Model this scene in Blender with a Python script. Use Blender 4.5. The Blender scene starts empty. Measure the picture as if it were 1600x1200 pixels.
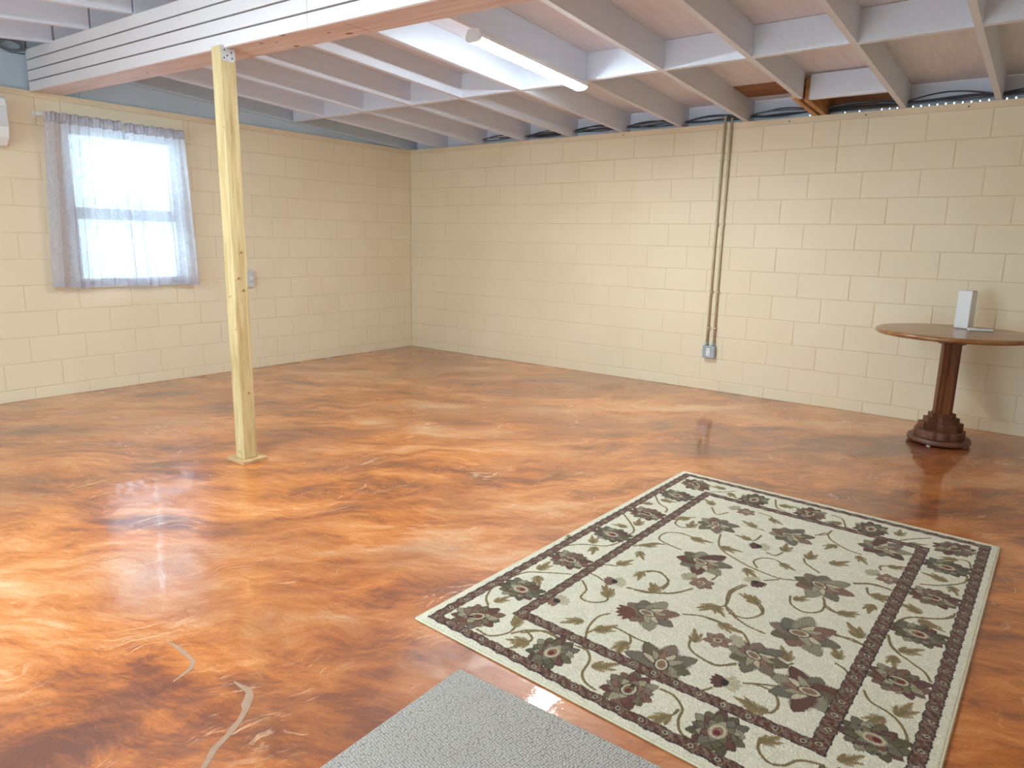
import bpy, bmesh, math, random
import numpy as np
from mathutils import Vector, Matrix
random.seed(7)
S = bpy.context.scene
COL = S.collection
R = math.radians

# ------------------------------------------------------------------ camera
yaw, pitch, roll = 0.653194658, -0.199933929, 0.0213520344
cy, sy, cp, sp = math.cos(yaw), math.sin(yaw), math.cos(pitch), math.sin(pitch)
fw = Vector((-sy*cp, cy*cp, sp)); r0 = Vector((cy, sy, 0)); u0 = r0.cross(fw)
cr, sr = math.cos(roll), math.sin(roll)
rt = cr*r0 + sr*u0; up = -sr*r0 + cr*u0
cam = bpy.data.cameras.new('camera'); co = bpy.data.objects.new('camera', cam); COL.objects.link(co)
cam.sensor_width = 36; cam.lens = 1099.1/1600*36; cam.clip_start = 0.02
co.matrix_world = Matrix(((rt.x, up.x, -fw.x, 6.39879), (rt.y, up.y, -fw.y, -6.24783), (rt.z, up.z, -fw.z, 1.32701), (0, 0, 0, 1)))
S.camera = co

# ------------------------------------------------------------------ world, exposure, lamps' strengths
S.view_settings.view_transform = 'Standard'; S.view_settings.look = 'None'
S.view_settings.exposure = 1.52; S.view_settings.gamma = 1.0; S.view_settings.use_curve_mapping = False
w = bpy.data.worlds.new('sky'); S.world = w; w.use_nodes = True
bg = w.node_tree.nodes['Background']; bg.inputs[0].default_value = (0.60, 0.86, 1.0, 1); bg.inputs[1].default_value = 2.7
LAMP = 60.0          # emission of the tube fixtures
LAMP_COL = (0.78, 0.93, 1.0)

# ------------------------------------------------------------------ helpers
class MB:
    def __init__(s): s.v = []; s.f = []
    def add(s, vs, fs):
        n = len(s.v); s.v += [tuple(v) for v in vs]; s.f += [tuple(i+n for i in f) for f in fs]; return s
    def box(s, a, b):
        (x0, y0, z0), (x1, y1, z1) = a, b
        return s.hexa([(x0,y0,z0),(x1,y0,z0),(x1,y1,z0),(x0,y1,z0),(x0,y0,z1),(x1,y0,z1),(x1,y1,z1),(x0,y1,z1)])
    def hexa(s, p):
        return s.add(p, [(0,3,2,1),(4,5,6,7),(0,1,5,4),(1,2,6,5),(2,3,7,6),(3,0,4,7)])
    def prism(s, pts, z0, z1):
        n = len(pts)
        return s.add([(x,y,z0) for x,y in pts]+[(x,y,z1) for x,y in pts],
                     [tuple(range(n))[::-1], tuple(range(n,2*n))]+[(i,(i+1)%n,n+(i+1)%n,n+i) for i in range(n)])
    def lathe(s, prof, n=32, c=(0,0,0)):
        m = len(prof); vs = []
        for i in range(n):
            a = 2*math.pi*i/n
            vs += [(c[0]+r*math.cos(a), c[1]+r*math.sin(a), c[2]+z) for r, z in prof]
        fs = [(i*m+j, ((i+1)%n)*m+j, ((i+1)%n)*m+j+1, i*m+j+1) for i in range(n) for j in range(m-1)]
        fs += [tuple(i*m for i in range(n))[::-1], tuple(i*m+m-1 for i in range(n))]
        return s.add(vs, fs)
    def tube(s, pts, r, n=8, closed=False):
        pts = [Vector(p) for p in pts]; m = len(pts); vs = []; prev = None
        for i, p in enumerate(pts):
            d = (pts[min(i+1,m-1)]-pts[max(i-1,0)]).normalized()
            if prev is None:
                prev = d.orthogonal().normalized()
            a = (prev - d*prev.dot(d)).normalized(); prev = a; b = d.cross(a)
            vs += [p+r*(math.cos(2*math.pi*k/n)*a+math.sin(2*math.pi*k/n)*b) for k in range(n)]
        fs = [(i*n+k, i*n+(k+1)%n, (i+1)*n+(k+1)%n, (i+1)*n+k) for i in range(m-1) for k in range(n)]
        fs += [tuple(range(n))[::-1], tuple(range((m-1)*n, m*n))]
        return s.add(vs, fs)
    def mesh(s, name, mat, smooth=False):
        me = bpy.data.meshes.new(name); me.from_pydata(s.v, [], s.f); me.validate()
        if mat: me.materials.append(mat)
        if smooth: me.shade_smooth()
        return me
    def build(s, name, mat, parent=None, loc=None, smooth=False, bevel=0, seg=2):
        return link(name, s.mesh(name, mat, smooth), parent, loc, bevel, seg)

def link(name, me, parent=None, loc=None, bevel=0, seg=2):
    o = bpy.data.objects.new(name, me); COL.objects.link(o)
    if loc is not None: o.location = loc
    if parent: o.parent = parent
    if bevel:
        b = o.modifiers.new('bevel', 'BEVEL'); b.width = bevel; b.segments = seg; b.limit_method = 'ANGLE'; b.angle_limit = R(35)
    return o

def tag(o, label=None, cat=None, group=None, kind=None):
    if label: o['label'] = label
    if cat: o['category'] = cat
    if group: o['group'] = group
    if kind: o['kind'] = kind
    return o

def empty(name, loc=(0,0,0), rz=0):
    o = bpy.data.objects.new(name, None); o.empty_display_size = .1; COL.objects.link(o)
    o.location = loc; o.rotation_euler.z = rz; return o

# ------------------------------------------------------------------ materials
def newmat(name):
    m = bpy.data.materials.new(name); m.use_nodes = True
    return m, m.node_tree, m.node_tree.nodes['Principled BSDF']
def N(nt, t, **k):
    n = nt.nodes.new(t)
    for a, v in k.items():
        if a.startswith('_'): n.inputs[a[1:].replace('_', ' ')].default_value = v
        else: setattr(n, a, v)
    return n
def L(nt, a, b): nt.links.new(a, b)
def ramp(nt, fac, stops, interp='LINEAR'):
    n = nt.nodes.new('ShaderNodeValToRGB'); n.color_ramp.interpolation = interp
    e = n.color_ramp.elements
    while len(e) < len(stops): e.new(.5)
    for i, (p, c) in enumerate(stops):
        e[i].position = p; e[i].color = (c, c, c, 1) if not hasattr(c, '__len__') else tuple(c)+(1,)
    L(nt, fac, n.inputs[0]); return n.outputs[0]
def mapping(nt, scale=(1,1,1), rot=(0,0,0), coord='Object'):
    tc = nt.nodes.new('ShaderNodeTexCoord'); mp = nt.nodes.new('ShaderNodeMapping')
    L(nt, tc.outputs[coord], mp.inputs[0]); mp.inputs['Scale'].default_value = scale; mp.inputs['Rotation'].default_value = rot
    return mp.outputs[0]
def noise(nt, vec, scale, detail=4, rough=.55, dist=0):
    n = nt.nodes.new('ShaderNodeTexNoise'); n.inputs['Scale'].default_value = scale; n.inputs['Detail'].default_value = detail
    n.inputs['Roughness'].default_value = rough; n.inputs['Distortion'].default_value = dist
    if vec: L(nt, vec, n.inputs['Vector'])
    return n.outputs[0]
def bump(nt, h, strength, dist, bsdf):
    b = nt.nodes.new('ShaderNodeBump'); b.inputs['Strength'].default_value = strength; b.inputs['Distance'].default_value = dist
    L(nt, h, b.inputs['Height']); L(nt, b.outputs[0], bsdf.inputs['Normal']); return b
def mixc(nt, fac, a, b, mode='MIX'):
    n = nt.nodes.new('ShaderNodeMix'); n.data_type = 'RGBA'; n.blend_type = mode
    for sock, v in ((n.inputs[0], fac), (n.inputs[6], a), (n.inputs[7], b)):
        if hasattr(v, 'default_value'): L(nt, v, sock)
        elif hasattr(v, '__len__'): sock.default_value = tuple(v)+(1,)
        else: sock.default_value = v
    return n.outputs[2]
def math_(nt, op, a, b=None, clamp=False):
    n = nt.nodes.new('ShaderNodeMath'); n.operation = op; n.use_clamp = clamp
    for i, v in enumerate((a, b)):
        if v is None: continue
        if hasattr(v, 'default_value'): L(nt, v, n.inputs[i])
        else: n.inputs[i].default_value = v
    return n.outputs[0]
def srgb(r, g, b):
    f = lambda c: (c/255/12.92) if c/255 <= .04045 else ((c/255+.055)/1.055)**2.4
    return (f(r), f(g), f(b))

def simple(name, col, rough=.5, metal=0, var=.06, scale=6, bmp=0, bscale=60):
    m, nt, p = newmat(name)
    v = mapping(nt)
    n = noise(nt, v, scale)
    c = ramp(nt, n, [(.3, [x*(1-var) for x in col]), (.7, [min(1, x*(1+var)) for x in col])])
    L(nt, c, p.inputs['Base Color']); p.inputs['Roughness'].default_value = rough; p.inputs['Metallic'].default_value = metal
    if bmp: bump(nt, noise(nt, v, bscale, 5), bmp, .002, p)
    return m

def wall_paint(name, a, b):
    m, nt, p = newmat(name)
    geo = nt.nodes.new('ShaderNodeNewGeometry')
    n1 = noise(nt, geo.outputs['Position'], 1.3, 4)
    n2 = noise(nt, geo.outputs['Position'], 40, 6, .7)
    oi = nt.nodes.new('ShaderNodeObjectInfo')
    c = ramp(nt, n1, [(.3, a), (.7, b)])
    c = mixc(nt, math_(nt, 'MULTIPLY', oi.outputs['Random'], .10), c, [x*.86 for x in a])
    c = mixc(nt, ramp(nt, n2, [(.60, 0.0), (.85, .25)]), c, [x*.75 for x in a])
    L(nt, c, p.inputs['Base Color']); p.inputs['Roughness'].default_value = .48
    bump(nt, noise(nt, geo.outputs['Position'], 90, 6, .7), .5, .0025, p)
    return m
CREAM_A, CREAM_B = srgb(236, 217, 184), srgb(242, 225, 195)
M_block = wall_paint('painted_block', CREAM_A, CREAM_B)
M_mortar = simple('painted_mortar', srgb(222, 203, 169), .6, 0, .05, 3, .6)
M_cap = simple('painted_cap', srgb(232, 210, 176), .5, 0, .06, 4, .5)
M_plain = simple('cream_paint', srgb(232, 214, 182), .6, 0, .03, 1)

def white_wood(name, c, var=.05):
    m, nt, p = newmat(name)
    geo = nt.nodes.new('ShaderNodeNewGeometry')
    mp = nt.nodes.new('ShaderNodeMapping'); mp.inputs['Scale'].default_value = (14, 1.2, 14); L(nt, geo.outputs['Position'], mp.inputs[0])
    n = noise(nt, mp.outputs[0], 2.5, 6, .6)
    c1 = ramp(nt, n, [(.3, [x*(1-var) for x in c]), (.7, [min(1, x*(1+var*.5)) for x in c])])
    sp_ = noise(nt, geo.outputs['Position'], 26, 3)
    c1 = mixc(nt, ramp(nt, sp_, [(.76, 0.0), (.80, .35)]), c1, srgb(150, 125, 115))
    L(nt, c1, p.inputs['Base Color']); p.inputs['Roughness'].default_value = .5
    bump(nt, n, .25, .002, p)
    return m
M_joist = white_wood('white_joist_paint', srgb(226, 230, 241))
M_deck = white_wood('white_deck_paint', srgb(232, 228, 232), .09)
M_gable = simple('grey_gable_paint', srgb(190, 203, 214), .6, 0, .06, 2)

def wood(name, cols, scale=(1,1,1), rough=.5, ring=6, axis='Z', knots=True, coat=0):
    m, nt, p = newmat(name)
    v = mapping(nt, scale)
    n0 = noise(nt, v, 1.6, 3, .5)
    va = nt.nodes.new('ShaderNodeVectorMath'); va.operation = 'ADD'
    sc = nt.nodes.new('ShaderNodeVectorMath'); sc.operation = 'SCALE'; sc.inputs['Scale'].default_value = .35
    cmb = nt.nodes.new('ShaderNodeCombineXYZ'); L(nt, n0, cmb.inputs[0]); L(nt, n0, cmb.inputs[1])
    L(nt, cmb.outputs[0], sc.inputs[0]); L(nt, v, va.inputs[0]); L(nt, sc.outputs[0], va.inputs[1])
    n1 = noise(nt, va.outputs[0], ring, 6, .6)
    c = ramp(nt, n1, [(.28, cols[0]), (.5, cols[1]), (.72, cols[2])])
    if knots:
        vo = nt.nodes.new('ShaderNodeTexVoronoi'); vo.inputs['Scale'].default_value = 5.0
        v2 = mapping(nt, tuple(.25+.75*min(1, s) if s < 1 else .8 for s in scale)); L(nt, v2, vo.inputs['Vector'])
        k = ramp(nt, vo.outputs['Distance'], [(.035, 1.0), (.075, 0.0)])
        c = mixc(nt, k, c, [x*.35 for x in cols[0]])
    L(nt, c, p.inputs['Base Color']); p.inputs['Roughness'].default_value = rough
    p.inputs['Coat Weight'].default_value = coat; p.inputs['Coat Roughness'].default_value = .15
    bump(nt, n1, .2, .001, p)
    return m
M_post = wood('treated_pine', [srgb(176, 142, 90), srgb(208, 184, 134), srgb(222, 204, 158)], (5, 5, .35), .6, 7)
M_pad = wood('pad_wood', [srgb(170, 130, 88), srgb(196, 158, 112), srgb(214, 180, 134)], (1, 6, 6), .6, 7, knots=False)
M_beam = wood('raw_beam_wood', [srgb(204, 176, 166), srgb(222, 202, 194), srgb(232, 214, 210)], (.35, 5, 5), .6, 5)
M_bare = wood('bare_joist_wood', [srgb(160, 110, 66), srgb(196, 146, 96), srgb(214, 170, 120)], (6, .5, 6), .6, 5, knots=False)
M_darkply = wood('bare_plywood', [srgb(120, 78, 52), srgb(150, 102, 70), srgb(172, 124, 88)], (1, 4, 4), .7, 5, knots=False)
M_top = wood('oak_tabletop', [srgb(120, 76, 38), srgb(154, 106, 62), srgb(178, 130, 84)], (1.2, 9, 9), .28, 3, knots=False, coat=.35)
M_ped = wood('oak_pedestal', [srgb(92, 50, 30), srgb(122, 72, 44), srgb(144, 90, 56)], (8, 8, .8), .35, 3, knots=False, coat=.2)
M_pedbase = wood('oak_pedestal_base', [srgb(86, 50, 36), srgb(108, 68, 50), srgb(126, 82, 62)], (3, 3, 8), .45, 3, knots=False)
M_slat = simple('white_slat_laminate', srgb(232, 226, 226), .35, 0, .02, 1)
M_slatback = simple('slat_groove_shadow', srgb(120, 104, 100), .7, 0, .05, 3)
M_galv = simple('galvanised_steel', (.66, .69, .72), .45, .35, .14, 30, .3)
M_hole = simple('dark_nail_hole', (.02, .02, .02), .8)
M_boxmetal = simple('painted_metal_box', srgb(168, 176, 182), .38, .5, .08, 10)
M_conduit = simple('conduit_paint', srgb(204, 190, 160), .4, .1, .06, 20)
M_white = simple('white_plastic', srgb(236, 236, 234), .35, 0, .015, 4)
M_offwhite = simple('device_white', srgb(214, 214, 216), .4, 0, .02, 4)
M_greyplastic = simple('grey_plastic', srgb(150, 146, 140), .4, 0, .03, 6)
M_cable = simple('grey_cable', srgb(70, 76, 86), .5, 0, .15, 20)
M_cableblue = simple('pale_cable', srgb(120, 130, 140), .5, 0, .1, 20)
M_vinyl = simple('white_vinyl', srgb(235, 238, 240), .4, 0, .02, 3)
M_fill = simple('grey_crack_filler', srgb(170, 134, 108), .55, 0, .1, 30)
M_peel = simple('dark_slot', (.03, .03, .03), .6)

def glass():
    m = bpy.data.materials.new('window_glass'); m.use_nodes = True; nt = m.node_tree; nt.nodes.clear()
    o = nt.nodes.new('ShaderNodeOutputMaterial'); mx = nt.nodes.new('ShaderNodeMixShader'); t = nt.nodes.new('ShaderNodeBsdfTransparent')
    g = nt.nodes.new('ShaderNodeBsdfGlossy'); g.inputs['Roughness'].default_value = .02
    fr = nt.nodes.new('ShaderNodeFresnel'); fr.inputs[0].default_value = 1.45; t.inputs[0].default_value = (.95, .98, 1, 1)
    L(nt, fr.outputs[0], mx.inputs[0]); L(nt, t.outputs[0], mx.inputs[1]); L(nt, g.outputs[0], mx.inputs[2]); L(nt, mx.outputs[0], o.inputs[0])
    return m
M_glass = glass()

def sheer(name, clear):
    m = bpy.data.materials.new(name); m.use_nodes = True; nt = m.node_tree; nt.nodes.clear()
    o = nt.nodes.new('ShaderNodeOutputMaterial'); v = mapping(nt)
    pat = noise(nt, v, 26, 5, .6, 1.5)
    col = ramp(nt, pat, [(.42, srgb(216, 211, 216)), (.58, srgb(232, 229, 234))])
    d = nt.nodes.new('ShaderNodeBsdfDiffuse'); t = nt.nodes.new('ShaderNodeBsdfTranslucent'); tr = nt.nodes.new('ShaderNodeBsdfTransparent')
    L(nt, col, d.inputs[0]); L(nt, col, t.inputs[0]); tr.inputs[0].default_value = (.95, .95, 1, 1)
    m1 = nt.nodes.new('ShaderNodeMixShader'); m1.inputs[0].default_value = .5; L(nt, d.outputs[0], m1.inputs[1]); L(nt, t.outputs[0], m1.inputs[2])
    m2 = nt.nodes.new('ShaderNodeMixShader'); L(nt, m1.outputs[0], m2.inputs[1]); L(nt, tr.outputs[0], m2.inputs[2])
    fac = ramp(nt, pat, [(.42, clear*.6), (.58, clear*1.15)]); L(nt, fac, m2.inputs[0])
    L(nt, m2.outputs[0], o.inputs[0]); return m
M_curtain = sheer('sheer_curtain', .10)
M_header = sheer('curtain_header', .02)

def lens_mat():
    m = bpy.data.materials.new('lit_lens'); m.use_nodes = True; nt = m.node_tree; nt.nodes.clear()
    o = nt.nodes.new('ShaderNodeOutputMaterial'); e = nt.nodes.new('ShaderNodeEmission')
    e.inputs[0].default_value = LAMP_COL+(1,); e.inputs[1].default_value = LAMP; L(nt, e.outputs[0], o.inputs[0]); return m
M_lens = lens_mat()

def floor_mat():
    m, nt, p = newmat('stained_concrete')
    geo = nt.nodes.new('ShaderNodeNewGeometry'); P = geo.outputs['Position']
    def vadd(a, n, s):
        c = nt.nodes.new('ShaderNodeVectorMath'); c.operation = 'SCALE'; L(nt, n, c.inputs[0]); c.inputs['Scale'].default_value = s
        d = nt.nodes.new('ShaderNodeVectorMath'); d.operation = 'ADD'; L(nt, a, d.inputs[0]); L(nt, c.outputs[0], d.inputs[1]); return d.outputs[0]
    def ncol(vec, s, d=3):
        n = nt.nodes.new('ShaderNodeTexNoise'); n.inputs['Scale'].default_value = s; n.inputs['Detail'].default_value = d; L(nt, vec, n.inputs['Vector']); return n.outputs['Color']
    def mp(vec, scale, rz):
        q = nt.nodes.new('ShaderNodeMapping'); q.vector_type = 'TEXTURE'; q.inputs['Rotation'].default_value = (0, 0, rz)
        q.inputs['Scale'].default_value = scale; L(nt, vec, q.inputs[0]); return q.outputs[0]
    W1 = vadd(P, ncol(P, 1.1), .75); W2 = vadd(W1, ncol(P, 4.0), .16); W3 = vadd(P, ncol(P, 2.2), .30)
    big = noise(nt, mp(W1, (1.9, .75, 1), R(38)), 1.3, 6, .6)
    mid = noise(nt, mp(W2, (2.2, .62, 1), R(46)), 3.2, 8, .68, .4)
    fine = noise(nt, mp(W3, (5.5, .7, 1), R(33)), 15, 10, .78, .3)
    fib = noise(nt, mp(W3, (7, .5, 1), R(12)), 24, 6, .8, .2)
    h = math_(nt, 'ADD', math_(nt, 'MULTIPLY', big, .40), math_(nt, 'MULTIPLY', mid, .30))
    h = math_(nt, 'ADD', h, math_(nt, 'MULTIPLY', fine, .18))
    h = math_(nt, 'ADD', h, math_(nt, 'MULTIPLY', fib, .12))
    c = ramp(nt, h, [(.40, srgb(112, 58, 34)), (.445, srgb(146, 78, 40)), (.48, srgb(186, 102, 40)), (.515, srgb(210, 124, 54)), (.555, srgb(224, 150, 92)), (.61, srgb(232, 180, 136))])
    # brown veils
    veil = ramp(nt, noise(nt, mp(W1, (1.4, 1, 1), R(60)), .9, 5, .6), [(.46, 0.0), (.62, .55)])
    c = mixc(nt, veil, c, srgb(134, 80, 58))
    # pale trowel scratches in curved patches
    f2 = noise(nt, mp(W2, (9, .35, 1), R(75)), 20, 5, .7)
    scr = ramp(nt, f2, [(.56, 0.0), (.64, 1.0)])
    msk = ramp(nt, noise(nt, P, 2.6, 4), [(.50, 0.0), (.64, .6)])
    c = mixc(nt, math_(nt, 'MULTIPLY', scr, msk), c, srgb(246, 204, 164))
    gr = ramp(nt, noise(nt, P, 95, 6, .8), [(.35, .84), (.65, 1.10)])
    c = mixc(nt, 1.0, c, gr, 'MULTIPLY')
    spk = ramp(nt, noise(nt, P, 130, 2, .5), [(.70, 0.0), (.78, .5)])
    c = mixc(nt, spk, c, srgb(238, 180, 130))
    dk = ramp(nt, noise(nt, P, 70, 5, .75), [(.30, .35), (.42, 0.0)])
    c = mixc(nt, dk, c, srgb(130, 64, 30))
    # stain mix used as is, the same along the walls
    L(nt, c, p.inputs['Base Color'])
    p.inputs['Roughness'].default_value = .42
    p.inputs['Coat Weight'].default_value = 1.0; p.inputs['Coat IOR'].default_value = 1.5
    rg = ramp(nt, noise(nt, W1, 2.3, 5, .6), [(.45, .02), (.50, .07), (.56, .22), (.66, .30)])
    L(nt, rg, p.inputs['Coat Roughness'])
    hb = math_(nt, 'ADD', math_(nt, 'MULTIPLY', noise(nt, W2, 7, 4, .5), 1.0), math_(nt, 'MULTIPLY', noise(nt, P, 60, 4, .6), .12))
    b = nt.nodes.new('ShaderNodeBump'); b.inputs['Strength'].default_value = .35; b.inputs['Distance'].default_value = .0035; L(nt, hb, b.inputs['Height'])
    L(nt, b.outputs[0], p.inputs['Normal']); L(nt, b.outputs[0], p.inputs['Coat Normal'])
    return m
M_floor = floor_mat()

def rug_mat():
    m, nt, p = newmat('rug_pile')
    a = nt.nodes.new('ShaderNodeVertexColor'); a.layer_name = 'pattern'
    geo = nt.nodes.new('ShaderNodeNewGeometry')
    n = noise(nt, geo.outputs['Position'], 260, 3, .6); n2 = noise(nt, geo.outputs['Position'], 22, 4, .6)
    k = ramp(nt, n, [(.3, .80), (.7, 1.0)]); k2 = ramp(nt, n2, [(.35, .92), (.65, 1.0)])
    c = mixc(nt, 1.0, a.outputs[0], k, 'MULTIPLY'); c = mixc(nt, 1.0, c, k2, 'MULTIPLY')
    L(nt, c, p.inputs['Base Color']); p.inputs['Roughness'].default_value = .9; p.inputs['Specular IOR Level'].default_value = .15
    p.inputs['Sheen Weight'].default_value = .15
    bump(nt, n, .8, .003, p)
    return m
M_rug = rug_mat()
M_rugedge = simple('rug_binding', srgb(218, 208, 178), .9, 0, .06, 60, .8, 200)

def mat_mat():
    m, nt, p = newmat('grey_loop_carpet')
    v = mapping(nt, (1, 1, 1), (0, 0, R(12)))
    vo = nt.nodes.new('ShaderNodeTexVoronoi'); vo.inputs['Scale'].default_value = 125; vo.inputs['Randomness'].default_value = .45; L(nt, v, vo.inputs['Vector'])
    n = noise(nt, v, 9, 5); sp_ = noise(nt, v, 55, 3)
    c = ramp(nt, vo.outputs['Distance'], [(.15, srgb(196, 190, 182)), (.55, srgb(180, 173, 165)), (.8, srgb(128, 121, 114))])
    c = mixc(nt, ramp(nt, n, [(.35, .0), (.7, .25)]), c, srgb(160, 152, 142))
    c = mixc(nt, ramp(nt, sp_, [(.70, .0), (.76, .7)]), c, srgb(96, 86, 80))
    L(nt, c, p.inputs['Base Color']); p.inputs['Roughness'].default_value = .95; p.inputs['Specular IOR Level'].default_value = .1
    inv = math_(nt, 'SUBTRACT', 1.0, vo.outputs['Distance'])
    bump(nt, inv, .9, .005, p); return m
M_mat = mat_mat()

# ------------------------------------------------------------------ the shell
XR, YF = 7.7, -8.2
H0, C = .095, .2032
HT = H0+11*C; H = HT+.045
WT = .2
floor = MB().box((-.25, YF-.2, -.15), (XR+.2, .2, 0)).build('floor', M_floor); tag(floor, kind='structure')
def flat_strip(pts, ws, name, mat):
    mb = MB(); vs = []; n = len(pts)
    for i, (x, y) in enumerate(pts):
        a = pts[max(i-1, 0)]; b = pts[min(i+1, n-1)]; d = Vector((b[0]-a[0], b[1]-a[1])).normalized(); nn = Vector((-d.y, d.x))*ws[i]/2
        vs += [(x-nn.x, y-nn.y, .0008), (x+nn.x, y+nn.y, .0008), (x-nn.x, y-nn.y, -.002), (x+nn.x, y+nn.y, -.002)]
    fs = []
    for i in range(n-1):
        a, b = i*4, i*4+4
        fs += [(a, b, b+1, a+1), (a+2, a+3, b+3, b+2), (a, a+2, b+2, b), (a+1, b+1, b+3, a+3)]
    return mb.add(vs, fs).build(name, mat, floor)
flat_strip([(4.221,-5.252),(4.27,-5.247),(4.311,-5.25),(4.352,-5.251),(4.389,-5.255),(4.421,-5.281),(4.433,-5.314),(4.445,-5.35)], [.004,.012,.016,.012,.013,.015,.01,.004], 'crack_filler', M_fill)
flat_strip([(4.584,-5.232),(4.617,-5.231),(4.645,-5.228),(4.666,-5.232),(4.69,-5.25),(4.706,-5.268),(4.73,-5.285),(4.755,-5.318),(4.77,-5.345),(4.787,-5.375),(4.806,-5.423),(4.849,-5.477),(4.87,-5.502)], [.004,.014,.018,.02,.026,.028,.018,.015,.02,.017,.02,.014,.005], 'crack_filler', M_fill)

wall_back = MB().box((-WT, .0032, 0), (XR+WT, WT, HT)).build('wall_back', M_mortar); tag(wall_back, kind='structure')
WY0, WY1, WZ0, WZ1 = -3.80, -2.81, H0+4*C-.043, H0+10*C+.062
wl = MB().box((-WT, YF-WT, 0), (-.0032, WY0, HT)).box((-WT, WY1, 0), (-.0032, .0032, HT)).box((-WT, WY0, 0), (-.0032, WY1, WZ0)).box((-WT, WY0, WZ1), (-.0032, WY1, HT))
wall_left = wl.build('wall_left', M_mortar); tag(wall_left, kind='structure')
wall_right = MB().box((XR, YF-WT, 0), (XR+WT, 0, HT+.9)).build('wall_right', M_plain); tag(wall_right, kind='structure')
wall_front = MB().box((-WT, YF-WT, 0), (2.2, YF, HT+.05)).box((5.1, YF-WT, 0), (XR, YF, HT+.05)).box((2.2, YF-WT, 2.15), (5.1, YF, HT+.05)).build('wall_front', M_plain); tag(wall_front, kind='structure')  # opening is an unseen doorway, added to let fill daylight in

# blocks: one mesh for each size; local x along the wall, y into the wall (0 = face), z up
_bm = {}
def block_mesh(L_, h):
    k = (round(L_, 3), round(h, 3))
    if k in _bm: return _bm[k]
    g = .0024; b = .004
    x0, x1, z0, z1 = -L_/2+g, L_/2-g, g, h-g
    mb = MB()
    mb.add([(x0,.006,z0),(x1,.006,z0),(x1,.006,z1),(x0,.006,z1),(x0,.0015,z0),(x1,.0015,z0),(x1,.0015,z1),(x0,.0015,z1),
            (x0+b,0,z0+b),(x1-b,0,z0+b),(x1-b,0,z1-b),(x0+b,0,z1-b)],
           [(0,1,5,4),(1,2,6,5),(2,3,7,6),(3,0,4,7),(4,5,9,8),(5,6,10,9),(6,7,11,10),(7,4,8,11),(8,9,10,11)])
    _bm[k] = mb.mesh('block', M_block); return _bm[k]
def blocks(parent, a0, a1, phase, place, rz, hole=None, extra={}, rng=None, maxn=300):
    cnt = 0
    for row in range(12):
        z1 = HT-row*C; z0 = max(0, z1-C); h = z1-z0
        ph = phase[row % 2]
        k = math.ceil((a0-ph)/.4064); js = [a0]
        x = ph+k*.4064
        while x < a1-.02:
            if x > a0+.02: js.append(x)
            x += .4064
        js.append(a1)
        js = sorted(js+extra.get(row, []))
        segs = list(zip(js[:-1], js[1:]))
        if hole and z0 < hole[3]-.01 and z1 > hole[2]+.01:
            out = []
            for p0, p1 in segs:
                if p0 < hole[0]: out.append((p0, min(p1, hole[0])))
                if p1 > hole[1]: out.append((max(p0, hole[1]), p1))
            segs = [s_ for s_ in out if s_[1]-s_[0] > .02]
            for za, zb in ((hole[3], z1), (z0, hole[2])):
                if .01 < zb-za < h-.01:
                    cuts = [hole[0], hole[1]] if za == hole[3] else [hole[0]]+[q for q in js if hole[0]+.03 < q < hole[1]-.03]+[hole[1]]
                    for p0, p1 in zip(cuts[:-1], cuts[1:]):
                        o = link('block', block_mesh(p1-p0, zb-za), parent); o.location = place((p0+p1)/2, za, 0); o.rotation_euler.z = rz; cnt += 1
        for p0, p1 in segs:
            o = link('block', block_mesh(p1-p0, h), parent)
            o.location = place((p0+p1)/2, z0, rng.uniform(-.0009, .0009)); o.rotation_euler.z = rz; cnt += 1
    return cnt
rg = random.Random(3)
blocks(wall_back, 0, XR, (5.055-.0, 4.85), lambda a, z, d: (a, d, z), 0, None, {0: [4.85]}, rg)
# on the left wall the block's face looks to +x; only the stretch the photograph can see is laid block by block
blocks(wall_left, -5.6, 0, (-3.98, -3.785), lambda a, z, d: (d, a, z), R(90), (WY0, WY1, WZ0, WZ1), {}, rg)

# caps on the walls
cap = MB().box((-.0, -.004, HT), (XR, WT, H)).build('trim_1', M_cap); tag(cap, kind='structure')
cap2 = MB().box((-WT, YF, HT), (.004, -.004, H)).build('trim_2', M_cap); tag(cap2, kind='structure')
for i, x in enumerate([4.45, 5.03, 5.71, 6.3, 2.9]):
    MB().lathe([(.006, 0), (.006, .002)], 8).build('nail_head', M_hole, cap, (x, -.0045, HT+.018)).rotation_euler.x = R(90)

# window
win = empty('window_1', (-.10, (WY0+WY1)/2, WZ0)); tag(win, kind='structure')
hw = (WY1-WY0)/2; hh = WZ1-WZ0
def rect_frame(y0, y1, z0, z1, x0, x1, t):
    return MB().box((x0,y0,z0),(x1,y1,z0+t)).box((x0,y0,z1-t),(x1,y1,z1)).box((x0,y0,z0+t),(x1,y0+t,z1-t)).box((x0,y1-t,z0+t),(x1,y1,z1-t))
rect_frame(-hw, hw, 0, hh, -.05, .03, .035).build('window_frame', M_vinyl, win)
zm = 1.48-WZ0
up_ = rect_frame(-hw+.035, hw-.035, zm-.045, hh-.035, -.035, -.012, .045).build('sash', M_vinyl, win)
MB().box((-.034, -hw+.08, zm-.0), (-.013, hw-.08, zm+.05)).build('meeting_rail', M_vinyl, up_)
lo_ = rect_frame(-hw+.035, hw-.035, .035, zm+.050, -.008, .018, .045).build('sash', M_vinyl, win)
MB().box((-.025,-hw+.08,zm+.05),(-.021,hw-.08,hh-.08)).build('pane', M_glass, up_)
MB().box((.003,-hw+.08,.08),(.007,hw-.08,zm+.005)).build('pane', M_glass, lo_)
MB().box((.03,-hw+.001,-.0),(.098,hw-.001,.012)).build('window_sill', M_cap, win)

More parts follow.
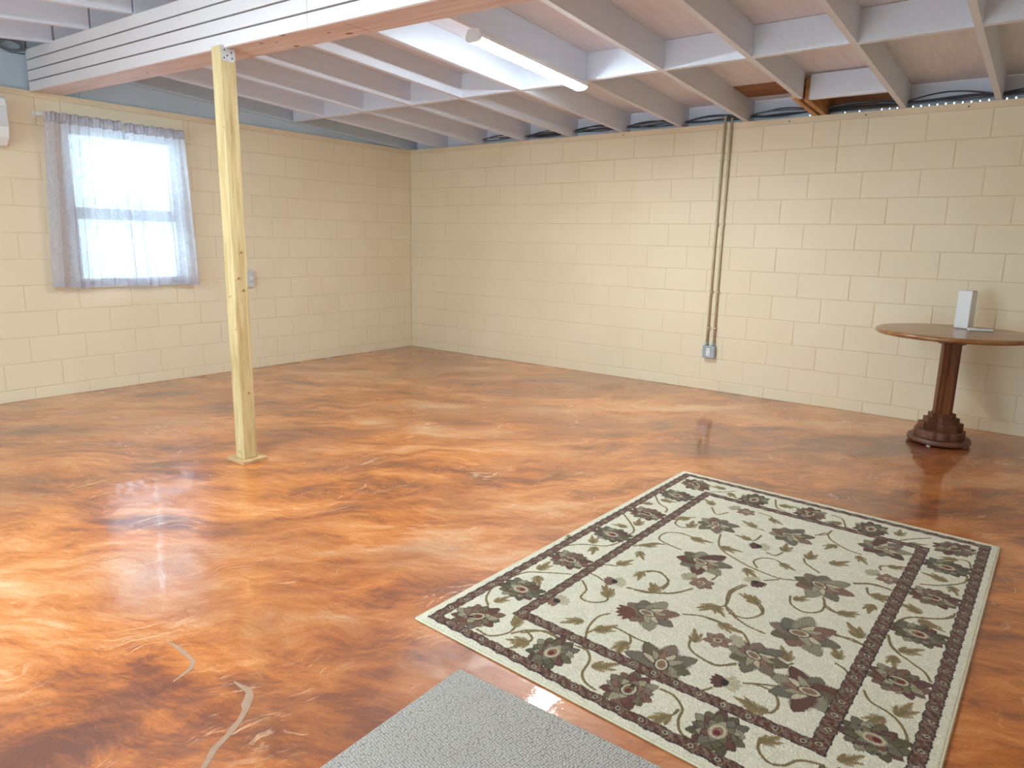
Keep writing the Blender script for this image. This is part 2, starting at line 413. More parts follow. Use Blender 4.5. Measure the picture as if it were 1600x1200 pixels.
# ------------------------------------------------------------------ ceiling: two slopes, joists, blocking, sheathing
def zf(y): return H+.003+.0585*(-y)               # far slope, joist undersides
def zn(y): return 2.638+.10*(y+4.03)              # near slope
JH = .184; JT = .038
JX = [.485+.6*i for i in range(12)]
YR = -3.99
ceil_mb = MB()
def slab(x0, x1, ya, yb, fz, lo, hi, mb=None):
    mb = mb or MB()
    za, zb = fz(ya), fz(yb)
    return mb.hexa([(x0,yb,zb+lo),(x1,yb,zb+lo),(x1,ya,za+lo),(x0,ya,za+lo),(x0,yb,zb+hi),(x1,yb,zb+hi),(x1,ya,za+hi),(x0,ya,za+hi)])
slab(-WT, XR+WT, .2, YR, zf, JH+.014, JH+.04, ceil_mb); slab(-WT, XR+WT, YR, YF-.2, zn, JH+.014, JH+.04, ceil_mb)
ceiling = ceil_mb.build('ceiling', M_darkply); tag(ceiling, kind='structure')
# sheathing panels between the two slopes, edge to edge across the joists
def panels(fz, ys, x_off):
    for r_, (ya, yb) in enumerate(zip(ys[:-1], ys[1:])):
        xs = [-WT]+[x for x in [.485+.6*k for k in ((2, 6, 10) if (r_+x_off) % 2 else (0, 4, 8))]]+[XR+WT]
        for a, b in zip(xs[:-1], xs[1:]):
            slab(a+.0015, b-.0015, ya-.002, yb+.002, fz, JH+.001, JH+.013).build('sheathing_panel', M_deck, ceiling)
panels(zf, [.12, -.42, -1.62, -2.82, YR], 0)
panels(zn, [YR, -5.2, -6.42, -7.64, YF-.1], 1)
# bare ply patch by the back wall
slab(4.10, 4.66, -.05, -.40, zf, JH-.006, JH+.0005).build('bare_patch', M_darkply, ceiling)
slab(4.72, 5.26, .1, -.44, zf, JH-.006, JH+.0005).build('bare_patch', M_darkply, ceiling)
for i, x in enumerate(JX):
    y_end = .118
    if i == 7: y_end = -.556
    slab(x-JT/2, x+JT/2, y_end, YR+.005, zf, 0, JH).build('joist', M_joist, ceiling)
    slab(x-JT/2, x+JT/2, YR-.01, YF+.0, zn, 0, JH).build('joist', M_joist, ceiling)
for s_ in (-1, 1):
    slab(JX[7]+s_*.032-.018, JX[7]+s_*.032+.018, .118, -.60 if s_ < 0 else -.50, zf, -.002, JH-.03).build('sister_joist', M_bare, ceiling)
def blocking(fz, y, xs, mat=M_joist, h0=0, h1=JH, skip=()):
    for i, (a, b) in enumerate(zip(xs[:-1], xs[1:])):
        if i in skip: continue
        yy = y+[.0, .008, -.006, .004][i % 4]
        slab(a+JT/2, b-JT/2, yy+.019, yy-.019, fz, h0, h1-.002).build('blocking', mat, ceiling)
blocking(zf, -1.64, [0]+JX+[XR])
blocking(zn, -5.9, [0]+JX+[XR])
slab(4.74, 5.266, -.485, -.523, zf, .002, JH-.01).build('blocking', M_joist, ceiling)
# rim boards above the back wall, one per bay, daylight holes under them
for i, (a, b) in enumerate(zip([-WT]+JX, JX+[XR])):
    MB().box((a+.001, .120, H+.037), (b-.001, .15, H+JH-.003)).build('rim_board', M_darkply if i == 8 else M_joist, ceiling)
strip = MB()
x = 4.9
zlo, zhi = H, H+.036
strip.box((-WT, .122, zlo), (4.2, .148, zhi))
xs = [4.2]
xh = 4.2
rr = random.Random(5)
while xh < XR-.1:
    g = .010 if rr.random() < (.35 if xh < 5.2 else .95) else 0
    nx = xh+.054
    strip.box((xh, .122, zlo), (nx-g, .148, zhi))
    if g: strip.box((nx-g, .122, zlo), (nx, .148, zlo+.021)).box((nx-g, .122, zlo+.034), (nx, .148, zhi))
    xh = nx
strip.box((xh, .122, zlo), (XR, .148, zhi))
strip.build('closure_strip', M_joist, ceiling)
# left gable: end rafter and infill boards
slab(-.05, 0.0, .118, YR, zf, -.010, JH).build('end_rafter', M_gable, ceiling)
slab(-.05, 0.0, YR-.01, YF, zn, 0.0, JH).build('end_rafter', M_gable, ceiling)
for ya, yb in ((-.0, -1.2), (-1.204, -2.42), (-2.424, -3.64), (-3.644, -4.86), (-4.864, -6.08), (-6.084, -7.3)):
    mb = MB()
    f = (lambda y: zf(y) if y > YR else zn(y))
    mb.hexa([(-.07,yb,H),(-.028,yb,H),(-.028,ya,H),(-.07,ya,H),(-.07,yb,f(yb)+.05),(-.028,yb,f(yb)+.05),(-.028,ya,f(ya)+.05),(-.07,ya,f(ya)+.05)])
    mb.build('gable_board', M_gable, ceiling)
MB().box((-.12, -7.3, H), (-.071, .12, H+.75)).build('gable_backing', M_gable, ceiling)

# ------------------------------------------------------------------ ridge beam with slatwall cladding
SL = -.0215
def bz(x, z): return z+SL*x
def bslab(x0, x1, y0, y1, z0, z1, mb=None):
    mb = mb or MB()
    return mb.hexa([(x0,y0,bz(x0,z0)),(x1,y0,bz(x1,z0)),(x1,y1,bz(x1,z0)),(x0,y1,bz(x0,z0)),(x0,y0,bz(x0,z1)),(x1,y0,bz(x1,z1)),(x1,y1,bz(x1,z1)),(x0,y1,bz(x0,z1))])
beam = empty('ridge_beam', (0, 0, 0)); tag(beam, 'long wooden ceiling beam clad in white slatwall, resting on the post', 'beam')
bt = MB()
bslab(.002, 3.62, -3.985, -3.772, 2.377, 2.598, bt); bt.build('beam_timber', M_beam, beam)
bslab(3.624, XR-.002, -3.985, -3.772, 2.377, 2.598).build('beam_timber', M_beam, beam)
bslab(.002, XR-.002, -3.985, -3.95, 2.60, 2.662).build('top_rail', M_slatback, beam)
seams = [.012, 2.26, 3.42, 4.64, 5.86, XR-.01]
for a, b in zip(seams[:-1], seams[1:]):
    pn = bslab(a, b-.001, -3.992, -3.9855, 2.369, 2.660).build('slatwall_panel', M_slatback, beam)
    zs = [2.368, 2.443, 2.5185, 2.594, 2.664]
    for z0, z1 in zip(zs[:-1], zs[1:]):
        bslab(a+.0005, b-.0025, -4.006, -3.9925, z0+.0, z1-(.009 if z1 < 2.66 else 0)).build('slat', M_slat, pn, bevel=.0012, seg=1)
bslab(.012, XR-.01, -3.996, -3.984, 2.3665, 2.3682).build('edge_strip', M_beam, beam)

for kx, ky, kr in ((3.05, -3.80, .018), (2.93, -3.93, .012), (3.02, -3.90, .009), (3.50, -3.82, .020), (3.42, -3.88, .010), (1.55, -3.86, .010)):
    o = MB().lathe([(.8, 0), (1, .0012)], 14).build('knot', M_darkply, beam, (kx, ky, bz(kx, 2.377)-.0008)); o.scale = (kr*1.5, kr*.6, 1)
# ------------------------------------------------------------------ post
post = empty('timber_post', (2.668, -3.986, 0)); tag(post, 'pale yellow square timber post standing under the slatwall beam', 'post')
MB().box((-.095, -.075, 0), (.082, .092, .021)).build('base_pad', M_pad, post, bevel=.002)
ptop = bz(2.668, 2.377)-.001
sh = MB(); hwp = .0435
sh.hexa([(-hwp,-hwp,.0215),(hwp,-hwp,.0215),(hwp,hwp,.0215),(-hwp,hwp,.0215),(-hwp-.012,-hwp+.0,ptop),(hwp-.010,-hwp+.0,ptop),(hwp-.010,hwp,ptop),(-hwp-.012,hwp,ptop)])
sh.build('post_shaft', M_post, post, bevel=.003)
br = MB().add([(x_, y_, ptop+z_) for x_ in (.0322, .0362) for y_, z_ in ((-.040,0),(-.040,-.060),(-.028,-.078),(.028,-.078),(.040,-.060),(.040,0))], [(0,1,2,3,4,5),(11,10,9,8,7,6)]+[(i,6+i,6+(i+1)%6,(i+1)%6) for i in range(6)]).build('steel_bracket', M_galv, post)
for y_, z_ in ((-.022, -.022), (.018, -.030), (-.006, -.048), (.022, -.058), (-.024, -.062)):
    MB().lathe([(.0045, 0), (.0036, .002)], 8).build('nail_head', M_hole, br, (.0360, y_, ptop+z_)).rotation_euler.y = R(90)
# dark knots on the shaft
kn = [(.0436, .01, 1.235), (.0436, -.015, 1.09), (.0436, .012, 1.02), (.0436, .01, .42), (.0436, -.02, .055), (.0436, .025, .055)]
for x_, y_, z_ in kn:
    MB().lathe([(.0065, 0), (.005, .0012)], 10).build('knot', M_darkply, post, (x_-.0015, y_, z_)).rotation_euler = (0, R(90), 0)
for x_, z_ in [(-.012, .06), (.005, .065), (.01, .052), (-.02, .98), (-.005, .985), (.03, .80), (.026, 1.9)]:
    MB().lathe([(.0055, 0), (.004, .0012)], 10).build('knot', M_darkply, post, (x_, -.0430, z_)).rotation_euler = (R(90), 0, 0)

# ------------------------------------------------------------------ lamps (same fixture over each half of the room)
def fixture(x, y0, y1, fz, label):
    t = empty('ceiling_light', (x, (y0+y1)/2, fz((y0+y1)/2))); tag(t, label, 'ceiling light')
    l = (y1-y0)/2; sl = (fz(y1)-fz(y0))/(y1-y0)
    def sk(mb): mb.v = [(a, b, c+sl*b) for a, b, c in mb.v]; return mb
    w_ = .058
    hs = MB(); hs.add([(sx*a, sy_*(l-.004), z) for sy_ in (-1, 1) for sx, a, z in ((-1,.040,-.001),(1,.040,-.001),(1,w_,-.030),(1,w_,-.050),(-1,w_,-.050),(-1,w_,-.030))],
        [(0,1,2,3,4,5),(11,10,9,8,7,6)]+[(i,6+i,6+(i+1)%6,(i+1)%6) for i in range(6)])
    sk(hs).build('housing', M_white, t)
    prof = [(-w_+.002, -.0505)]+[((w_-.004)*math.sin(R(a)), -.052-.018*math.cos(R(a))) for a in range(-80, 81, 20)]+[(w_-.002, -.0505)]
    n = len(prof); le = MB()
    le.add([(x_, -l+.012, z_) for x_, z_ in prof]+[(x_, l-.012, z_) for x_, z_ in prof], [tuple(range(n)), tuple(range(2*n-1, n-1, -1))]+[(i, n+i, n+(i+1)%n, (i+1)%n) for i in range(n)])
    sk(le).build('lens', M_lens, t)
    for s_ in (-1, 1):
        e = MB(); pr = [(-.0405, -.0005), (-w_-.001, -.030)]+[(x_*1.07, z_-.002) for x_, z_ in prof[1:-1]]+[(w_+.001, -.030), (.0405, -.0005)]
        m_ = len(pr); y_a, y_b = sorted((s_*l, s_*(l-.012)))
        e.add([(x_, y_a, z_) for x_, z_ in pr]+[(x_, y_b, z_) for x_, z_ in pr], [tuple(range(m_)), tuple(range(2*m_-1, m_-1, -1))]+[(i, m_+i, m_+(i+1)%m_, (i+1)%m_) for i in range(m_)])
        sk(e).build('end_cap', M_white, t)
    MB().tube([(.0, l-.002, -.02+sl*l), (.0, l+.012, -.012+sl*l), (.004, l+.016, .012+sl*l), (.02, l+.01, .03+sl*l)], .0025, 6).build('supply_wire', M_white, t, smooth=True)
    return t
fixture(3.47, -2.87, -1.67, zf, 'lit white LED strip light fixed under a joist in mid ceiling')
fixture(3.47, -6.1, -4.9, zn, 'unseen lit white LED strip light added on the camera side of the beam')  # out of view, added to brighten the camera side of the room

# ------------------------------------------------------------------ curtain rod and curtains
ZR = 2.205
rod = empty('curtain_rod', (.072, -3.42, ZR)); tag(rod, 'thin white curtain rod with curved ends above the window', 'curtain rod')
MB().box((-.003, -.545, -.010), (.003, .545, .010)).build('rod_bar', M_white, rod, bevel=.002)
for s_ in (-1, 1):
    pts = [(0, s_*.545), (-.004, s_*.562), (-.014, s_*.572), (-.070, s_*.572)]
    mb = MB()
    for (x0_, y0_), (x1_, y1_) in zip(pts[:-1], pts[1:]):
        d = Vector((x1_-x0_, y1_-y0_)).normalized(); nn = Vector((-d.y, d.x))*.002
        mb.prism([(x0_-nn.x, y0_-nn.y), (x1_-nn.x, y1_-nn.y), (x1_+nn.x, y1_+nn.y), (x0_+nn.x, y0_+nn.y)], -.010, .010)
    b_ = mb.build('rod_return', M_white, rod)
    MB().box((-.0715, s_*.572-.014, -.02), (-.066, s_*.572+.014, .022)).build('wall_bracket', M_white, rod)
def curtain(name, label, yt0, yt1, yb0, yb1, ztop, zbot, seed, nf):
    rr = random.Random(seed); nx, nz = 150, 70
    ph = [rr.uniform(0, 6.28) for _ in range(4)]
    vs = []
    for j in range(nz+1):
        v = j/nz; z = ztop+(zbot-ztop)*v
        for i in range(nx+1):
            u = i/nx
            uu = u+.012*math.sin(2*math.pi*(u*3+ph[0]))*v
            y = (yt0+(yt1-yt0)*uu)*(1-v)+(yb0+(yb1-yb0)*uu)*v
            fold = math.sin(2*math.pi*nf*u+ph[1]+1.1*math.sin(2*math.pi*u*1.7+ph[2])+.5*v)
            f2 = math.sin(2*math.pi*nf*2.3*u+ph[3]+1.3*v)
            amp = (.007+.022*min(1, v*2.2))
            x = .10+amp*fold+.004*f2+(.008 if v < .05 else 0)*math.sin(2*math.pi*nf*3*u)
            zz = z+.010*v*math.sin(2*math.pi*u*1.5+ph[0])+.004*math.sin(2*math.pi*nf*u+ph[1])*(1-v)
            y += .006*math.cos(2*math.pi*nf*u+ph[1])*min(1, v*2)
            vs.append((x-.1, y-(yt0+yt1)/2, zz-ztop))
    me = bpy.data.meshes.new(name); W_ = nx+1
    fs = [(j*W_+i, j*W_+i+1, (j+1)*W_+i+1, (j+1)*W_+i) for j in range(nz) for i in range(nx)]
    hd = [k for k, f in enumerate(fs) if k//nx < 4]; hset = set(hd)
    o = empty(name, (.1, (yt0+yt1)/2, ztop)); tag(o, label, 'curtain')
    b = MB(); b.v = vs; b.f = [f for k, f in enumerate(fs) if k not in hset]
    p_ = b.build('curtain_cloth', M_curtain, o, smooth=True)
    h = MB(); h.v = [(x_+.003, y_, z_) for x_, y_, z_ in vs[:5*W_]]; h.f = [fs[k] for k in hd]
    q_ = h.build('header', M_header, o, smooth=True)
    sm = q_.modifiers.new('solid', 'SOLIDIFY'); sm.thickness = .003
    hem = MB(); hem.v = [(x_+.001, y_, z_) for x_, y_, z_ in vs[(nz-3)*W_:]]; hem.f = [(j*W_+i, j*W_+i+1, (j+1)*W_+i+1, (j+1)*W_+i) for j in range(3) for i in range(nx)]
    hem.build('hem', M_curtain, o, smooth=True)
curtain('curtain', 'left panel of the pair of sheer white curtains', -3.955, -3.39, -4.005, -3.352, 2.228, .888, 3, 7)
curtain('curtain', 'right panel of the pair of sheer white curtains', -3.372, -2.868, -3.338, -2.80, 2.222, .884, 11, 6)

# ------------------------------------------------------------------ electrics
ob = empty('electrical_outlet', (3.925, 0, .31)); tag(ob, 'grey metal outlet box on the back wall fed by two tall conduits', 'outlet')
MB().box((-.058, -.048, 0), (.058, -.001, .112)).build('outlet_box', M_boxmetal, ob, bevel=.004)
cv = MB().box((-.056, -.053, .002), (.056, -.0485, .110)).build('cover_plate', M_boxmetal, ob, bevel=.003)
MB().box((-.018, -.057, .020), (.018, -.0535, .092)).build('receptacle', M_white, cv, bevel=.002)
for dz in (.038, .074):
    for dx in (-.006, .006): MB().box((dx-.0015, -.0578, dz-.005), (dx+.0015, -.0571, dz+.005)).build('slot', M_peel, cv)
for s_, dx, top in ((-1, -.033, 2.125), (1, .033, 2.105)):
    MB().tube([(dx, -.018, .112), (dx*.9+.0, -.018, 1.0), (dx*.9+.012, -.018, top)], .0105, 12).build('conduit', M_conduit, ob, smooth=True)
    MB().tube([(dx, -.018, .1125), (dx, -.018, .135)], .0145, 12).build('connector', M_boxmetal, ob, smooth=True)
    for z_ in (.27, .60, 1.2, 1.75): MB().box((dx*.9-.016+.004, -.031, z_), (dx*.9+.020, -.0025, z_+.012)).build('strap', M_conduit, ob, bevel=.001)
sb = empty('switch_box', (0, -2.245, .832)); tag(sb, 'silver metal switch box on the left wall just behind the post', 'switch box')
MB().box((.001, -.035, 0), (.045, .035, .155)).build('box_body', M_galv, sb, bevel=.004)
sp2 = MB().box((.0455, -.037, -.002), (.049, .037, .158)).build('cover_plate', M_galv, sb, bevel=.001)
MB().box((.0495, -.008, .065), (.060, .008, .095)).build('toggle', M_white, sp2, bevel=.001)
for (y_, z_) in ((-2.64, .86), (-1.34, .84)):
    MB().box((-.0009, y_-.035, z_-.055), (.0022, y_+.035, z_+.055)).build('painted_blank_plate', M_block, wall_left, bevel=.001)

# cables on top of the back wall
bundle = empty('cable_bundle', (0, 0, 0)); tag(bundle, 'bundle of grey and black sheathed cables along the top of the back wall', 'cables')
names = [(.066, .026, M_cable, 0), (.055, .030, M_cable, 1), (.085, .034, M_cableblue, 2), (.075, .040, M_cable, 3), (.045, .020, M_cableblue, 4), (.095, .045, M_cable, 5), (.038, .012, M_cable, 6)]
for y_, z_, mt, k in names:
    rr = random.Random(20+k); pts = []
    x0_ = .95 + .12*k
    n = 110
    for i in range(n+1):
        x_ = x0_+(XR-.15-x0_)*i/n
        bay = ((x_-.485) % .6)/.6
        arch = math.sin(math.pi*bay)**.8; bi = int((x_-.485)/.6)
        hsh = math.sin(k*12.9898+bi*78.233)*43758.5453; hsh -= math.floor(hsh)
        z2 = H+.036+z_*.5+arch*(.058*hsh-.016)+.006*math.sin(x_*9+k*2)
        pts.append((x_, y_+.012*math.sin(x_*3+k), max(z2, H+.030)))
    MB().tube(pts, .0055 if k % 2 else .0045, 6).build('cable', mt, bundle, smooth=True)
cpts = []
for i in range(90):
    a = i/89*2*math.pi*3; rr_ = .060-.010*math.sin(a*.37)
    cpts.append((.018+.010*math.sin(a*.5), -4.105+rr_*1.3*math.cos(a), 2.672+rr_*.62*math.sin(a)))
cpts += [(.02, -4.02+.02*k, 2.655+.002*k) for k in range(0, 2)]
o = MB().tube(cpts, .004, 6).build('cable_coil', M_cableblue, smooth=True)
tag(o, 'small coil of cable hanging at the upper left beside the beam end', 'cable')

# wall unit at the left edge
ac = empty('air_conditioner', (0, -4.58, 1.93)); tag(ac, 'white rounded wall unit cut off by the left edge of the picture', 'air conditioner')
pr = [(.001, .03), (.06, 0.0), (.13, .01), (.185, .06), (.205, .13), (.205, .27), (.19, .33), (.16, .352), (.001, .352)]
def xprism(pr, y0, y1):
    n = len(pr); return MB().add([(x_, y0, z_) for x_, z_ in pr]+[(x_, y1, z_) for x_, z_ in pr], [tuple(range(n)), tuple(range(2*n-1, n-1, -1))]+[(i, n+i, n+(i+1)%n, (i+1)%n) for i in range(n)])
xprism(pr, -.35, .35).build('casing', M_white, ac, bevel=.006, seg=3)
xprism([(.206, .135), (.212, .14), (.212, .27), (.206, .275)], -.34, .34).build('front_panel', M_offwhite, ac, bevel=.001)
MB().box((.09, -.30, -.006), (.15, .30, -.0005)).build('air_louvre', M_offwhite, ac)

# ------------------------------------------------------------------ pedestal table
tb = empty('pedestal_table', (5.876, -.602, 0), R(32)); tag(tb, 'round brown oak pedestal table standing by the back wall', 'table')
ZT = .79
prof = [(.0, ZT-.034), (.455, ZT-.034)]+[(.463+.018*math.cos(R(a)), ZT-.017+.017*math.sin(R(a))) for a in range(-90, 91, 20)]+[(.0, ZT)]
MB().lathe(prof[1:-1], 96).build('tabletop', M_top, tb, smooth=False)
tb.children[0].data.shade_smooth()
ms = tb.children[0].modifiers.new('es', 'EDGE_SPLIT'); ms.split_angle = R(40)
# column: crossed slabs
cm = MB().box((-.058, -.020, .10), (.058, .020, ZT-.09)).box((-.020, -.058, .10), (.020, -.0201, ZT-.09)).box((-.020, .0201, .10), (.020, .058, ZT-.09))
cm.box((-.040, -.040, .10), (-.0201, -.0201, ZT-.09)).box((.0201, -.040, .10), (.040, -.0201, ZT-.09)).box((-.040, .0201, .10), (-.0201, .040, ZT-.09)).box((.0201, .0201, .10), (.040, .040, ZT-.09))
cm.build('column', M_ped, tb)
def cross(w_, t, z0, z1, name):
    g = .0003
    return MB().box((-w_, -t, z0), (w_, t, z1)).box((-t, -w_, z0), (t, -t-g, z1)).box((-t, t+g, z0), (t, w_, z1)).build(name, M_pedbase, tb)
cross(.072, .040, ZT-.090, ZT-.0605, 'upper_step'); cross(.090, .050, ZT-.060, ZT-.0345, 'upper_step')
for w_, t, z0, z1 in ((.078, .034, .185, .215), (.104, .040, .150, .1845), (.132, .046, .1005, .1495)):
    cross(w_, t, z0, z1, 'base_step')
sc = []
for i in range(96):
    a = 2*math.pi*i/96; r_ = .150+.010*abs(math.sin(a*6)); sc.append((r_*math.cos(a), r_*math.sin(a)))
MB().prism(sc, .046, .100).build('scalloped_tier', M_pedbase, tb, bevel=.003)
MB().lathe([(.185, .010), (.196, .018), (.198, .030), (.192, .0455)], 64).build('base_disc', M_pedbase, tb, smooth=False)
for i in range(4):
    a = R(45+90*i); MB().lathe([(.014, 0), (.014, .0098)], 12).build('foot_glide', M_offwhite, tb, (.165*math.cos(a), .165*math.sin(a), 0))

bx = empty('white_box', (5.905, -.36, ZT+.001), R(-24)); tag(bx, 'tall white upright rectangular device on the round table', 'device')
MB().box((-.048, -.035, 0), (.048, .035, .262)).build('case', M_white, bx, bevel=.006, seg=3)
MB().box((-.044, -.031, .2622), (.044, .031, .266)).build('top_cap', M_offwhite, bx, bevel=.002)
rm = empty('remote_control', (6.015, -.475, ZT+.001), R(20)); tag(rm, 'small white remote lying flat on the round table', 'remote')
MB().box((-.075, -.021, 0), (.075, .021, .018)).build('remote_body', M_white, rm, bevel=.005, seg=3)
MB().box((-.030, -.016, .0182), (.066, .016, .0195)).build('keypad', M_greyplastic, rm, bevel=.0006, seg=1)

# ------------------------------------------------------------------ grey mat
mo = empty('grey_mat', (5.076, -4.759, 0), R(1.0)); tag(mo, 'grey looped carpet mat at the bottom edge beside the floral rug', 'mat')
MB().box((0, -1.0, .0005), (1.02, 0, .011)).build('mat_pile', M_mat, mo, bevel=.003)

# ------------------------------------------------------------------ rug: pattern woven per tuft (colour attribute rasterised here)
VINES = '542,1900 512,1833 503,1756 523,1709|530,1872 549,1807 591,1778 647,1783 694,1788 729,1783|654,1784 676,1823 667,1850|305,1566 358,1616 376,1683 429,1685 464,1638 440,1586|474,1497 558,1466 631,1418 677,1327|547,1308 576,1337 580,1413|734,1532 789,1499 855,1492 929,1512|824,1656 845,1714 894,1744 958,1748 1006,1706|810,1211 803,1276 830,1350|839,1373 896,1428|977,1903 994,1869|332,2051 362,1998 411,1968 480,1967|361,2005 404,2028 412,2078|544,1963 589,1961 625,2001 645,2074 680,2108 722,2118|875,1981 919,1983 966,2020 982,2079 1013,2122 1064,2127|960,2034 951,2088|817,1161 798,1247 823,1340 851,1393 939,1447 1013,1458|864,1411 923,1404 956,1347 949,1293 908,1249|996,1124 1019,1185 1073,1215 1120,1174 1122,1110 1100,1050|1125,1108 1166,1134 1199,1128|1211,1307 1260,1291 1305,1304|1215,848 1233,901 1266,897|1166,847 1224,806 1306,803|990,1551 950,1506 895,1500 801,1496|914,1751 959,1752 1003,1698|1090,1645 1121,1630 1149,1571|1063,1783 1116,1748 1167,1720|1091,1764 1148,1767 1181,1816 1177,1867 1143,1878|1302,1508 1256,1480|1522,855 1485,925 1413,972 1370,1031 1358,1112|1356,1182 1386,1259 1453,1310 1495,1341 1520,1385|1364,1571 1392,1617 1439,1633 1479,1663 1508,1715 1514,1768|1190,1995 1202,2041 1239,2071 1276,2055 1303,2009 1358,1985|550,747 584,849 632,913 728,963 806,990 909,1005 978,974|808,972 775,921 794,864 844,845 887,872|481,1029 397,1014 348,984 344,910 395,865 476,870|324,1124 352,1054 403,1027|369,639 324,690 323,766 369,798 407,764|470,459 435,524 376,450|591,351 655,362 682,403|692,561 648,560|704,629 698,711 659,707|789,800 829,800 844,743|899,447 939,402 945,336|872,1067 917,1013|830,1154 809,1248 824,1326 825,1376 791,1405|935,748 959,792 1027,842|673,1107 705,1155 705,1206|525,1483 592,1451 645,1391 675,1324|456,1328 486,1294 538,1301 581,1351 589,1413|961,1330 908,1266|72,500 142,588 206,626 225,678|275,237 330,188 375,134|594,107 638,215 703,251|911,427 935,386 970,451 1047,512 1122,533|1223,640 1214,600 1249,570|1163,841 1230,796 1303,803|1214,853 1234,903 1268,907|1108,1065 1129,1124 1179,1140 1199,1129|1154,1300 1219,1298 1305,1306|891,129 945,147 990,256|1130,291 1203,274 1255,200 1333,112|1474,292 1508,295 1527,389|1520,456 1515,534 1448,621 1377,668|1520,845 1513,892 1447,955 1390,993 1362,1075|1357,1179 1376,1235 1407,1278|58,828 177,938 221,1000 220,1074|59,1355 115,1283 207,1224 236,1130|65,1769 86,1668 151,1611 239,1551|144,1965 100,1925 69,1853 81,1817|222,2113 283,2114 321,2054 307,1984|355,2024 413,1961 484,1964|296,1492 369,1510|479,1492 551,1480 609,1429|466,1323 507,1287 547,1308|293,1389 348,1360|301,1141 344,1069 403,1027'
LEAVES = '456,1833 663,1854 442,1584 563,1436 886,1508 839,1649 795,1411 397,2078 303,1988 670,2008 940,2097 558,1821 814,1410 899,1258 1034,1124 1199,1128 1270,1243 1266,897 1261,1006 1121,1549 1143,1878 1117,1872 1251,1424 1399,917 1448,993 1428,1247 1400,1332 1478,1610 1425,1691 1215,1990 1403,1924 630,880 788,1029 893,874 487,879 352,1090 331,684 353,398 682,403 627,537 659,707 844,708 791,1405 953,715 570,1430 150,531 95,630 378,197 297,136 663,169 400,750 904,1256 1127,579 994,523 1058,705 1264,572 1268,907 1199,1129 1261,1008 1273,1240 934,222 1210,162 1289,244 1442,311 1435,560 1486,630 1398,914 1446,1003 146,979 191,900 135,1219 181,1291 115,1585 159,1677 157,1907 300,1976 385,2063 563,1436 456,1360 352,1327 363,1194 443,1591 48,1274'
RW, RL = 1.6, 2.2
RES = .0027
nxr, nyr = int(RW/RES), int(RL/RES)
img = np.zeros((nyr+1, nxr+1, 3), np.float32)
lin = lambda *c: np.array(srgb(*c), np.float32)
CRM = lin(238, 229, 204); BRN = lin(104, 66, 54); RUST = lin(122, 74, 56); TAUPE = lin(150, 126, 106); DARK = lin(52, 42, 42); OLIVE = lin(124, 112, 80)
GOLD = lin(156, 128, 80); ROSE = lin(152, 112, 92); WINE = lin(120, 36, 44); SAGE = lin(168, 158, 128); GREY = lin(132, 122, 102); PALE = lin(206, 192, 158); BLUE = lin(112, 122, 132)
img[:] = CRM
rng = np.random.default_rng(4)
TT, SS = np.meshgrid(np.arange(nyr+1)*RES, np.arange(nxr+1)*RES, indexing='ij')
wob = .0022*np.sin(SS*90)+.0018*np.sin(TT*110+1)
def fill(mask_fn, cx, cy_, r, col):
    i0, i1 = max(0, int((cy_-r)/RES)), min(nyr+1, int((cy_+r)/RES)+2); j0, j1 = max(0, int((cx-r)/RES)), min(nxr+1, int((cx+r)/RES)+2)
    if i0 >= i1 or j0 >= j1: return
    s_ = SS[i0:i1, j0:j1]; t_ = TT[i0:i1, j0:j1]; m_ = mask_fn(s_, t_); img[i0:i1, j0:j1][m_] = col
def petal(cx, cy_, a, l, w_, col, edge=DARK, jag=0.0, e=.0032, base=0.0):
    # pointed petal from (cx,cy) in direction a
    ca, sa = math.cos(a), math.sin(a)
    def f(s_, t_, g=0.0):
        x_ = (s_-cx)*ca+(t_-cy_)*sa-base; y_ = -(s_-cx)*sa+(t_-cy_)*ca
        q = np.clip(x_/l, 0, 1)
        half = w_*np.clip(np.sin(np.pi*np.power(q, .72)),0,1)**.62*(1+jag*np.sin(x_*900))
        return (x_ > -g*.3) & (x_ < l+g*.8) & (np.abs(y_) < half*.5+g)
    if edge is not None: fill(lambda s_, t_: f(s_, t_, e), cx, cy_, l+base+.02, edge)
    fill(lambda s_, t_: f(s_, t_, 0), cx, cy_, l+base+.02, col)
def disc(cx, cy_, rx, ry, a, col):
    ca, sa = math.cos(a), math.sin(a)
    fill(lambda s_, t_: (((s_-cx)*ca+(t_-cy_)*sa)/rx)**2+((-(s_-cx)*sa+(t_-cy_)*ca)/ry)**2 < 1, cx, cy_, max(rx, ry)+.01, col)
def curve(pts, w_, col):
    P = [np.array(p) for p in pts]
    if len(P) == 2: P = [P[0], (P[0]+P[1])/2+np.array([.004, -.004]), P[1]]
    Q = [2*P[0]-P[1]]+P+[2*P[-1]-P[-2]]
    for i in range(1, len(Q)-2):
        p0, p1, p2, p3 = Q[i-1:i+3]; n = max(4, int(np.linalg.norm(p2-p1)/.0018))
        for k in range(n):
            t = k/n; q = .5*((2*p1)+(-p0+p2)*t+(2*p0-5*p1+4*p2-p3)*t*t+(-p0+3*p1-3*p2+p3)*t**3)
            disc(q[0], q[1], w_, w_, 0, col)
